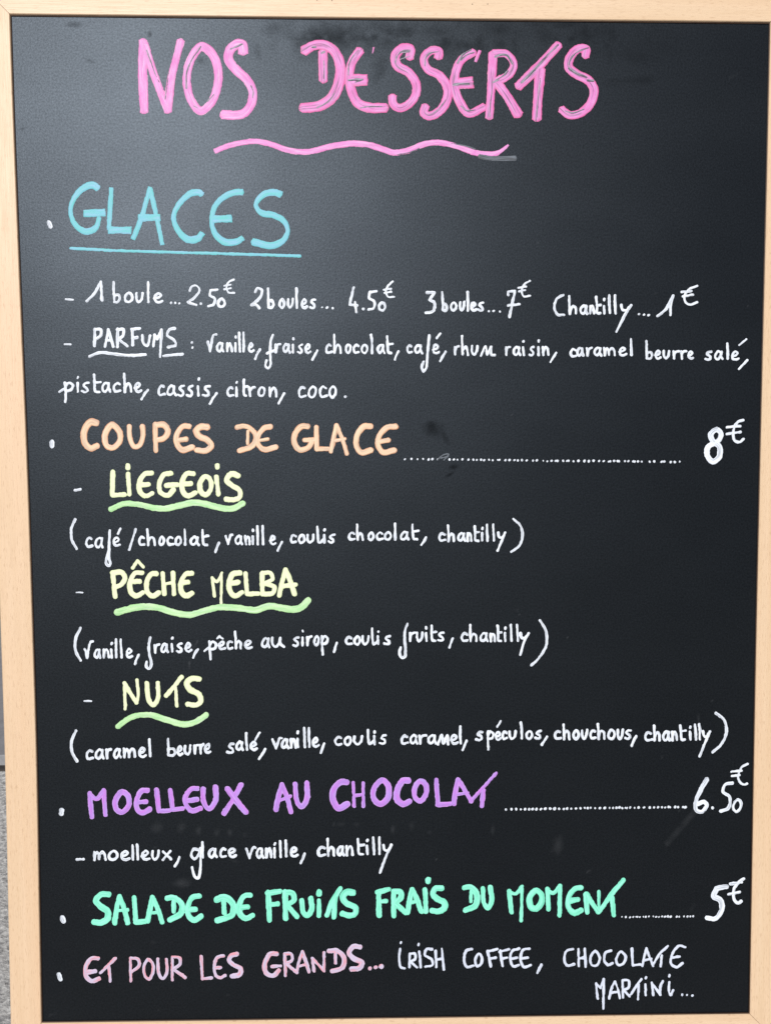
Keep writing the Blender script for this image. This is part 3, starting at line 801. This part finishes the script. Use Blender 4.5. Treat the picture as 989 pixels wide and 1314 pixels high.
p.word('chantill', 140, 138, 44, '446-486 490-536 544-588 592-622 622-656 664-680 690-706 722-740', asc=2.0).word('q', 138, 138, 44, '748-796', desc=.85)
p.d('832,24 868,60 878,110 862,160 820,192', 17)
put('lettering', p, 'white')

# PECHE MELBA
p = T(80, 660, width=27, cap=1.0)
p.d('258,300 270,420', 24).d('258,300 304,298 320,328 300,360 266,374', 27).d('408,300 372,302 347,350 352,400 376,418 412,400;348,346 394,343', 26)
p.d('360,274 385,238! 414,270', 22).d('480,304 456,306 432,345 436,400 462,418 492,402', 27).d('514,302 522,408', 23).d('566,300 571,408', 23).d('522,356 568,350', 20)
p.d('662,302 632,306 607,350 610,398 632,418 662,404;610,350 642,346', 26).d('767,325 778,418', 22).d('767,325 790,346 816,300', 20).d('815,300 812,455', 18)
p.tile(270, 660, 248, 27, cap=1.0)
p.d('150,300 116,305 96,350 102,398 126,418 162,400;97,355 140,348', 27).d('180,302 187,408! 244,406', 23).d('264,302 266,402', 24).d('262,302 306,300 318,330 278,354! 328,372 318,404 266,408', 23)
p.d('352,414 366,350 384,284! 410,345 430,408', 25).d('366,368 434,360', 24)
pm = put('heading', p, 'cream', 'pale cream yellow name')
put('underline', T(80, 660, width=33).d('280,502 380,476 480,476 560,500 650,514 720,496 800,476 900,480 989,490 1057,470 1128,480 1178,487 1222,476 1256,442', 33), 'lime', None, pm, lift=.0001)
put('bullet', T(80, 660).d('72,400 104,401', 9), 'white', None, pm)
p = T(80, 790, width=16).d('94,62 68,120 68,180 94,230', 18)
p.word('Vanille,', 220, 216, 46, '110-160 160-198 206-242 246-258 266-284 292-310 322-360 368-394')
p.d('450,112 442,150 446,200 456,248 446,272 430,262 432,236').word('raise,', 194, 184, 46, '466-498 500-544 552-570 580-618 624-664 664-698')
p.d('727,182 750,162', 12).word('p', 180, 180, 46, '746-792').word('eche', 176, 170, 44, '796-836 840-874 878-922 928-972').d('790,118 804,106! 820,118', 12)
p.tile(280, 790, 248, 16).word('aU', 166, 164, 50, '218-266 270-340').word('sirop,', 158, 152, 48, '380-416 424-440 448-480 484-520 522-566 588-610')
p.word('couLis', 152, 148, 44, '648-686 690-730 732-778 778-822 808-828 844-886', asc=2.0)
p.tile(490, 790, 248, 16).d('130,42 117,80 120,180 118,210 100,216 90,188 96,164', 18).word('ruits,', 134, 132, 46, '136-172 174-216 218-234 240-278 282-322 342-366', asc=2.0)
p.word('chantill', 134, 134, 44, '400-442 444-490 498-544 550-582 580-614 622-638 652-670 684-702', asc=2.05).word('q', 134, 134, 44, '704-754', desc=1.15)
p.d('808,25 838,80 840,150 802,218 765,254', 17)
put('lettering', p, 'white')

# NUTS
p = T(80, 790, width=25, cap=1.0).d('318,346 322,478', 22).d('318,346 350,400 380,446', 23).d('384,446 388,400 382,330', 21)
p.d('432,345 442,430 464,458 488,428 488,345', 23).d('532,410 570,365 610,315', 23).d('580,368 585,462', 22)
p.d('700,326 664,322 637,346 652,378 698,404 708,440 684,458 642,454', 28)
nu = put('heading', p, 'cream', 'pale cream yellow name')
put('underline', T(80, 790, width=28).d('284,568 350,522 440,508 540,536 620,558 680,545 735,510', 28), 'lime', None, nu)
put('bullet', T(80, 790).d('112,438 150,438', 12), 'white', None, nu)
p = T(80, 790, width=17).d('70,590 48,640 50,700 75,746', 19)
p.word('caramel', 740, 724, 50, '118-160 165-214 220-254 258-304 310-378 386-432 438-458', asc=1.9)
p.word('beurre', 722, 704, 48, '534-580 584-618 624-664 670-700 700-726 724-762', asc=2.0).word('s', 706, 706, 50, '840-884')
p.tile(280, 790, 248, 17).word('s', 706, 706, 46, '40-86') if False else p.tile(280, 790, 248, 17)
p.word('al', 692, 692, 46, '88-132 136-154', asc=2.0).word('e', 690, 690, 42, '158-202').d('190,636 212,600', 15).word(',', 700, 700, 50, '204-248')
p.word('vanille,', 684, 670, 48, '276-326 320-362 366-402 400-414 432-450 456-474 478-518 522-546')
p.word('couLis', 668, 658, 46, '592-634 640-684 688-746 756-800 788-808 822-862', asc=1.75)
p.tile(490, 790, 248, 17).word('cara', 660, 658, 46, '94-136 140-184 184-230 232-280').d('286,660 306,612 314,655 334,614 338,658').word('el,', 658, 656, 46, '346-390 392-410 410-438', asc=2.0)
p.word('sp', 640, 640, 46, '478-520 534-576', desc=1.05).word('e', 638, 638, 42, '576-610').d('590,570 608,540', 14).word('culos,', 636, 632, 42, '612-642 646-694 704-724 732-774 780-820 812-850')
p.tile(700, 890, 248, 17).word('chouchous,', 238, 234, 48, '42-80 84-128 134-174 180-220 222-258 260-308 314-358 362-402 402-440 434-468', asc=1.7)
p.word('chantill', 246, 240, 48, '502-546 548-590 594-638 642-676 676-716 730-746 756-776 780-796', asc=1.75).word('y', 242, 242, 48, '800-846', desc=1.25)
p.d('870,100 914,138 924,195 900,258 854,300', 18)
put('lettering', p, 'white')

# MOELLEUX AU CHOCOLAT
p = T(70, 980, width=28, cap=1.0)
p.d('180,152 191,274', 25).d('180,156 214,182 250,142', 24).d('252,138 260,264', 23).d('345,146 311,190 318,236 345,250 379,215 376,166 345,146', 29)
p.d('474,138 446,140 420,190 426,238 450,252 486,234', 27).d('422,200 468,194', 23).d('522,136 534,244! 588,240', 25).d('592,136 604,236! 656,230', 24)
p.d('730,128 702,130 670,170 674,214 702,242 746,230;674,192 726,184', 27).d('760,130 764,198 790,232 824,190 823,122', 27).d('868,254 915,180 954,110', 26).d('886,130 930,190 978,248', 30)
p.tile(290, 980, 248, 28, cap=1.0)
p.d('256,234 270,165 286,108! 310,170 332,248', 26).d('266,192 330,168', 22).d('354,104 362,190 386,222 414,180 414,100', 26)
p.d('618,96 590,94 552,132 548,188 576,228 620,208', 32).d('650,98 655,218', 22).d('702,100 703,218', 22).d('656,165 702,158', 22)
p.d('800,86 757,128 757,182 790,208 828,174 828,112 800,86', 30).d('934,88 906,88 877,132 877,186 906,208 938,194', 31)
p.tile(500, 980, 248, 28, cap=1.0)
p.d('155,90 126,132 132,178 156,193 184,158 184,108 155,90', 27).d('238,84 246,212! 312,206', 24).d('327,205 336,140 350,82! 385,140 416,192', 25).d('338,160 400,150', 20).d('412,194 480,120 544,50', 22).d('480,138 470,218', 24)
mo = put('heading', p, 'violet', 'violet heading')
put('bullet', T(70, 980).d('36,240 35,256', 25), 'white', None, mo)
p = T(500, 980).dots('594 622 647 670 692 712 730 750 773 796 820 843 866 890 908 928 952 975', 235, 230, 16)
p.tile(735, 970, 248).dots('60 75 90 113 137 162 188 205 222 238 252 268 275 292 315 335 363 392 415 435 455 472 488 497 522 537 562 575', 268, 263, 15)
put('dotted_line', p, 'white')
p = T(735, 970, width=22).d('684,122 652,178 628,240 632,280 660,286 684,252 668,236 638,248', 23).d('714,266 714,270', 20)
p.d('816,140 778,148 768,186 800,210 796,266 756,284', 20).d('840,226 818,260 834,288 858,264 856,232 840,226', 17)
p.d('893,42 862,60 846,96 852,134 878,148 890,142;810,82 862,76;812,104 852,99', 16)
put('price', p, 'white')
p = T(70, 980, width=17).word('moelleux,', 497, 494, 48, '196-266 270-330 334-386 390-408 416-434 440-490 494-542 548-600 614-644', asc=1.65)
p.d('738,442 712,438 700,470 716,490 740,462 746,434! 746,540 734,588 718,580 704,532', 17).word('lace', 486, 480, 48, '748-768 784-832 842-880 884-932', asc=1.75)
p.tile(290, 980, 248, 17).word('vanille,', 488, 476, 50, '100-150 152-194 200-238 242-256 270-288 298-316 324-370 380-408', asc=1.75)
p.word('chantill', 478, 466, 50, '464-512 514-558 564-606 610-654 656-708 714-728 746-764 776-794', asc=1.85).word('y', 466, 466, 50, '800-850', desc=1.4)
put('lettering', p, 'white', None); put('bullet', T(70, 980).d('115,492 148,490', 17), 'white')

# SALADE DE FRUITS FRAIS DU MOMENT
p = T(60, 1110, width=30, cap=1.0)
p.d('316,152 280,152 252,185 275,212 312,240 310,276 276,296 242,294', 32).d('347,298 358,225 372,162! 395,222 414,298', 25).d('355,236 414,230', 22).d('447,168 456,294! 504,290', 27)
p.d('516,288 530,222 541,168! 566,222 590,294', 26).d('526,248 578,242', 20).d('616,172 652,168 690,202 686,248 630,282', 30).d('650,186 650,240', 24)
p.d('780,160 746,166 722,218 728,264 756,284 788,264;724,232 762,228', 28).d('870,178 906,166 952,200 948,256 872,286', 32).d('906,182 908,245', 26)
p.tile(280, 1110, 248, 28, cap=1.0)
p.d('164,156 132,160 107,210 112,252 140,274 176,260;110,220 150,216', 28).d('255,140 262,284', 28).d('252,146 316,136', 27).d('260,206 304,200', 25)
p.d('342,140 345,274', 28).d('344,140 380,146 386,180 352,206! 402,266', 27).d('427,182 437,248 456,260 478,228 474,172', 26).d('515,182 515,262', 23).d('517,140 516,150', 28)
p.d('556,258 580,195 624,122', 25).d('600,162 592,268', 25).d('688,142 656,142 637,165 652,194 702,220 698,252 666,260 636,250', 32)
p.tile(480, 1110, 248, 27, cap=1.0)
p.d('22,140 26,260', 26).d('16,142 74,126', 25).d('26,190 60,186', 23).d('100,136 100,262', 26).d('100,136 134,140 138,166 106,196! 160,244', 27).d('172,244 182,180 195,128! 220,180 240,240', 25).d('184,196 230,186', 22)
p.d('260,128 265,240', 24).d('276,76 276,86', 28).d('344,120 312,122 302,150 322,174 360,196 358,222 330,238 296,236', 31)
p.d('462,118 495,116 524,150 518,208 466,234', 29).d('495,130 495,188', 22).d('556,122 562,195 580,222 600,190 594,116', 25)
p.d('690,136 702,244', 24).d('690,140 724,148 754,112', 22).d('756,112 752,286', 22).d('828,132 796,165 800,214 826,226 854,195 854,152 828,132', 30).d('886,125 892,228', 24).d('886,128 915,146 948,108', 22).d('950,108 948,258', 23)
p.tile(720, 1110, 248, 28, cap=1.0)
p.d('100,118 72,122 38,165 38,222 66,248 100,234;42,186 84,178', 28).d('126,152 132,244', 25).d('130,152 160,200 190,240', 25).d('192,238 192,138', 22).d('196,238 250,160 318,78', 23).d('260,168 268,258', 24)
sa = put('heading', p, 'mint', 'mint green heading')
put('bullet', T(60, 1110).d('79,272 86,288', 27), 'white', None, sa)
put('dotted_line', T(720, 1110).dots('310 330 350 368 382 389 402 420 432 447 470 485 500 515 530 545 560 590 603 628 645 660 675', 268, 264, 12), 'white')
p = T(720, 1110, width=25).d('844,112 794,122! 780,162 814,182 820,230 788,276 746,272', 26)
p.d('934,72 906,90 882,130 886,182 905,196 920,186;865,98 922,90;855,152 912,140', 20)
put('price', p, 'white')

# last line
p = T(60, 1110, width=22, cap=1.0)
p.d('262,480 230,480 200,520 202,572 230,596 266,584;202,552 248,545', 23).d('276,553 315,515 350,480', 22).d('318,522 325,598', 20)
p.d('428,478 430,598', 19).d('430,478 466,485 473,515 434,550', 21).d('518,486 497,525 504,572 524,586 544,545 540,502 518,486', 21).d('568,484 575,562 595,583 615,550 612,485', 21)
p.d('642,472 642,590', 18).d('642,472 678,477 682,508 650,536! 708,578', 21).d('790,470 796,584! 844,580', 21).d('904,466 872,476 857,525 866,568 890,579 912,566;858,531 890,526', 22)
p.tile(280, 1110, 248, 24, cap=1.0)
p.d('94,458 66,466 56,490 80,514 114,532 110,562 70,570', 24).d('298,456 266,458 238,510 246,556 284,568 310,540', 24).d('274,521 320,518', 22).d('340,456 344,568', 20).d('340,456 374,457 378,488 346,506! 404,552', 21)
p.d('402,554 412,500 430,446! 450,500 464,548', 22).d('412,520 454,510', 18).d('482,480 490,546', 20).d('482,482 510,510 540,543', 20).d('541,543 541,500 541,450', 20)
p.d('567,441 610,441 644,480 634,528 582,545', 23).d('600,450 600,505', 20).d('724,421 692,418 670,450 692,480 734,500 724,528 682,534', 26).dots('776 806 834', 530, 522, 25)
et = put('heading', p, 'coral', 'faded coral and lilac heading')
put('bullet', T(60, 1110).d('62,562 70,586', 23), 'white', None, et)
p = T(480, 1110, width=16)
p.d('132,432 128,480 136,525 155,530;138,396 136,402;182,456 180,524;182,456 208,456 210,482 186,496! 218,524;231,444 238,524;228,406 226,412')
p.d('296,432 268,432 260,464 294,485 298,514 262,522;315,442 318,524;346,430 356,536;318,486 350,481')
p.d('500,432 472,440 460,490 475,524 505,518;535,456 516,490 526,520 548,505 550,472 535,456;580,442 596,522;578,446 630,432;590,482 620,476;645,440 656,518;642,446 690,433;652,482 680,476', 17)
p.d('740,430 706,442 696,485 711,521 740,514;700,481 730,476;795,430 760,438 749,485 766,524 800,514;752,482 785,476', 18).d('855,512 834,554', 17)
p.tile(720, 1110, 248, 16)
p.d('60,432 26,442 16,490 31,517 65,509;88,432 90,518;120,430 125,522;91,480 122,475;174,442 149,475 156,514 180,516 197,480 174,442;255,440 226,450 221,495 240,514 262,504;305,446 281,485 291,514 317,507 329,470 305,446;361,430 366,515! 405,511', 17)
p.d('415,518 425,470 435,427! 450,470 470,518;424,490 460,482;472,508 500,460 545,416;514,465 508,520', 16).d('634,422 602,415 566,460 562,508 590,524 620,504;566,476 606,470', 17)
p.d('178,608 185,685;178,608 200,632! 216,588;217,586 215,738;244,686 260,625 275,598! 290,640 300,684;256,656 290,650;313,592 315,680;312,592 344,594 344,628 318,642! 350,674')
p.d('356,664 380,626 410,586;396,612 392,688;430,612 432,668;434,576 432,582;463,604 470,668;464,610 490,642 506,666;506,666 508,620 519,596;552,602 550,650 558,670 572,642;554,564 551,572').dots('618 643 670', 665, 672, 13)
put('lettering', p, 'cool')
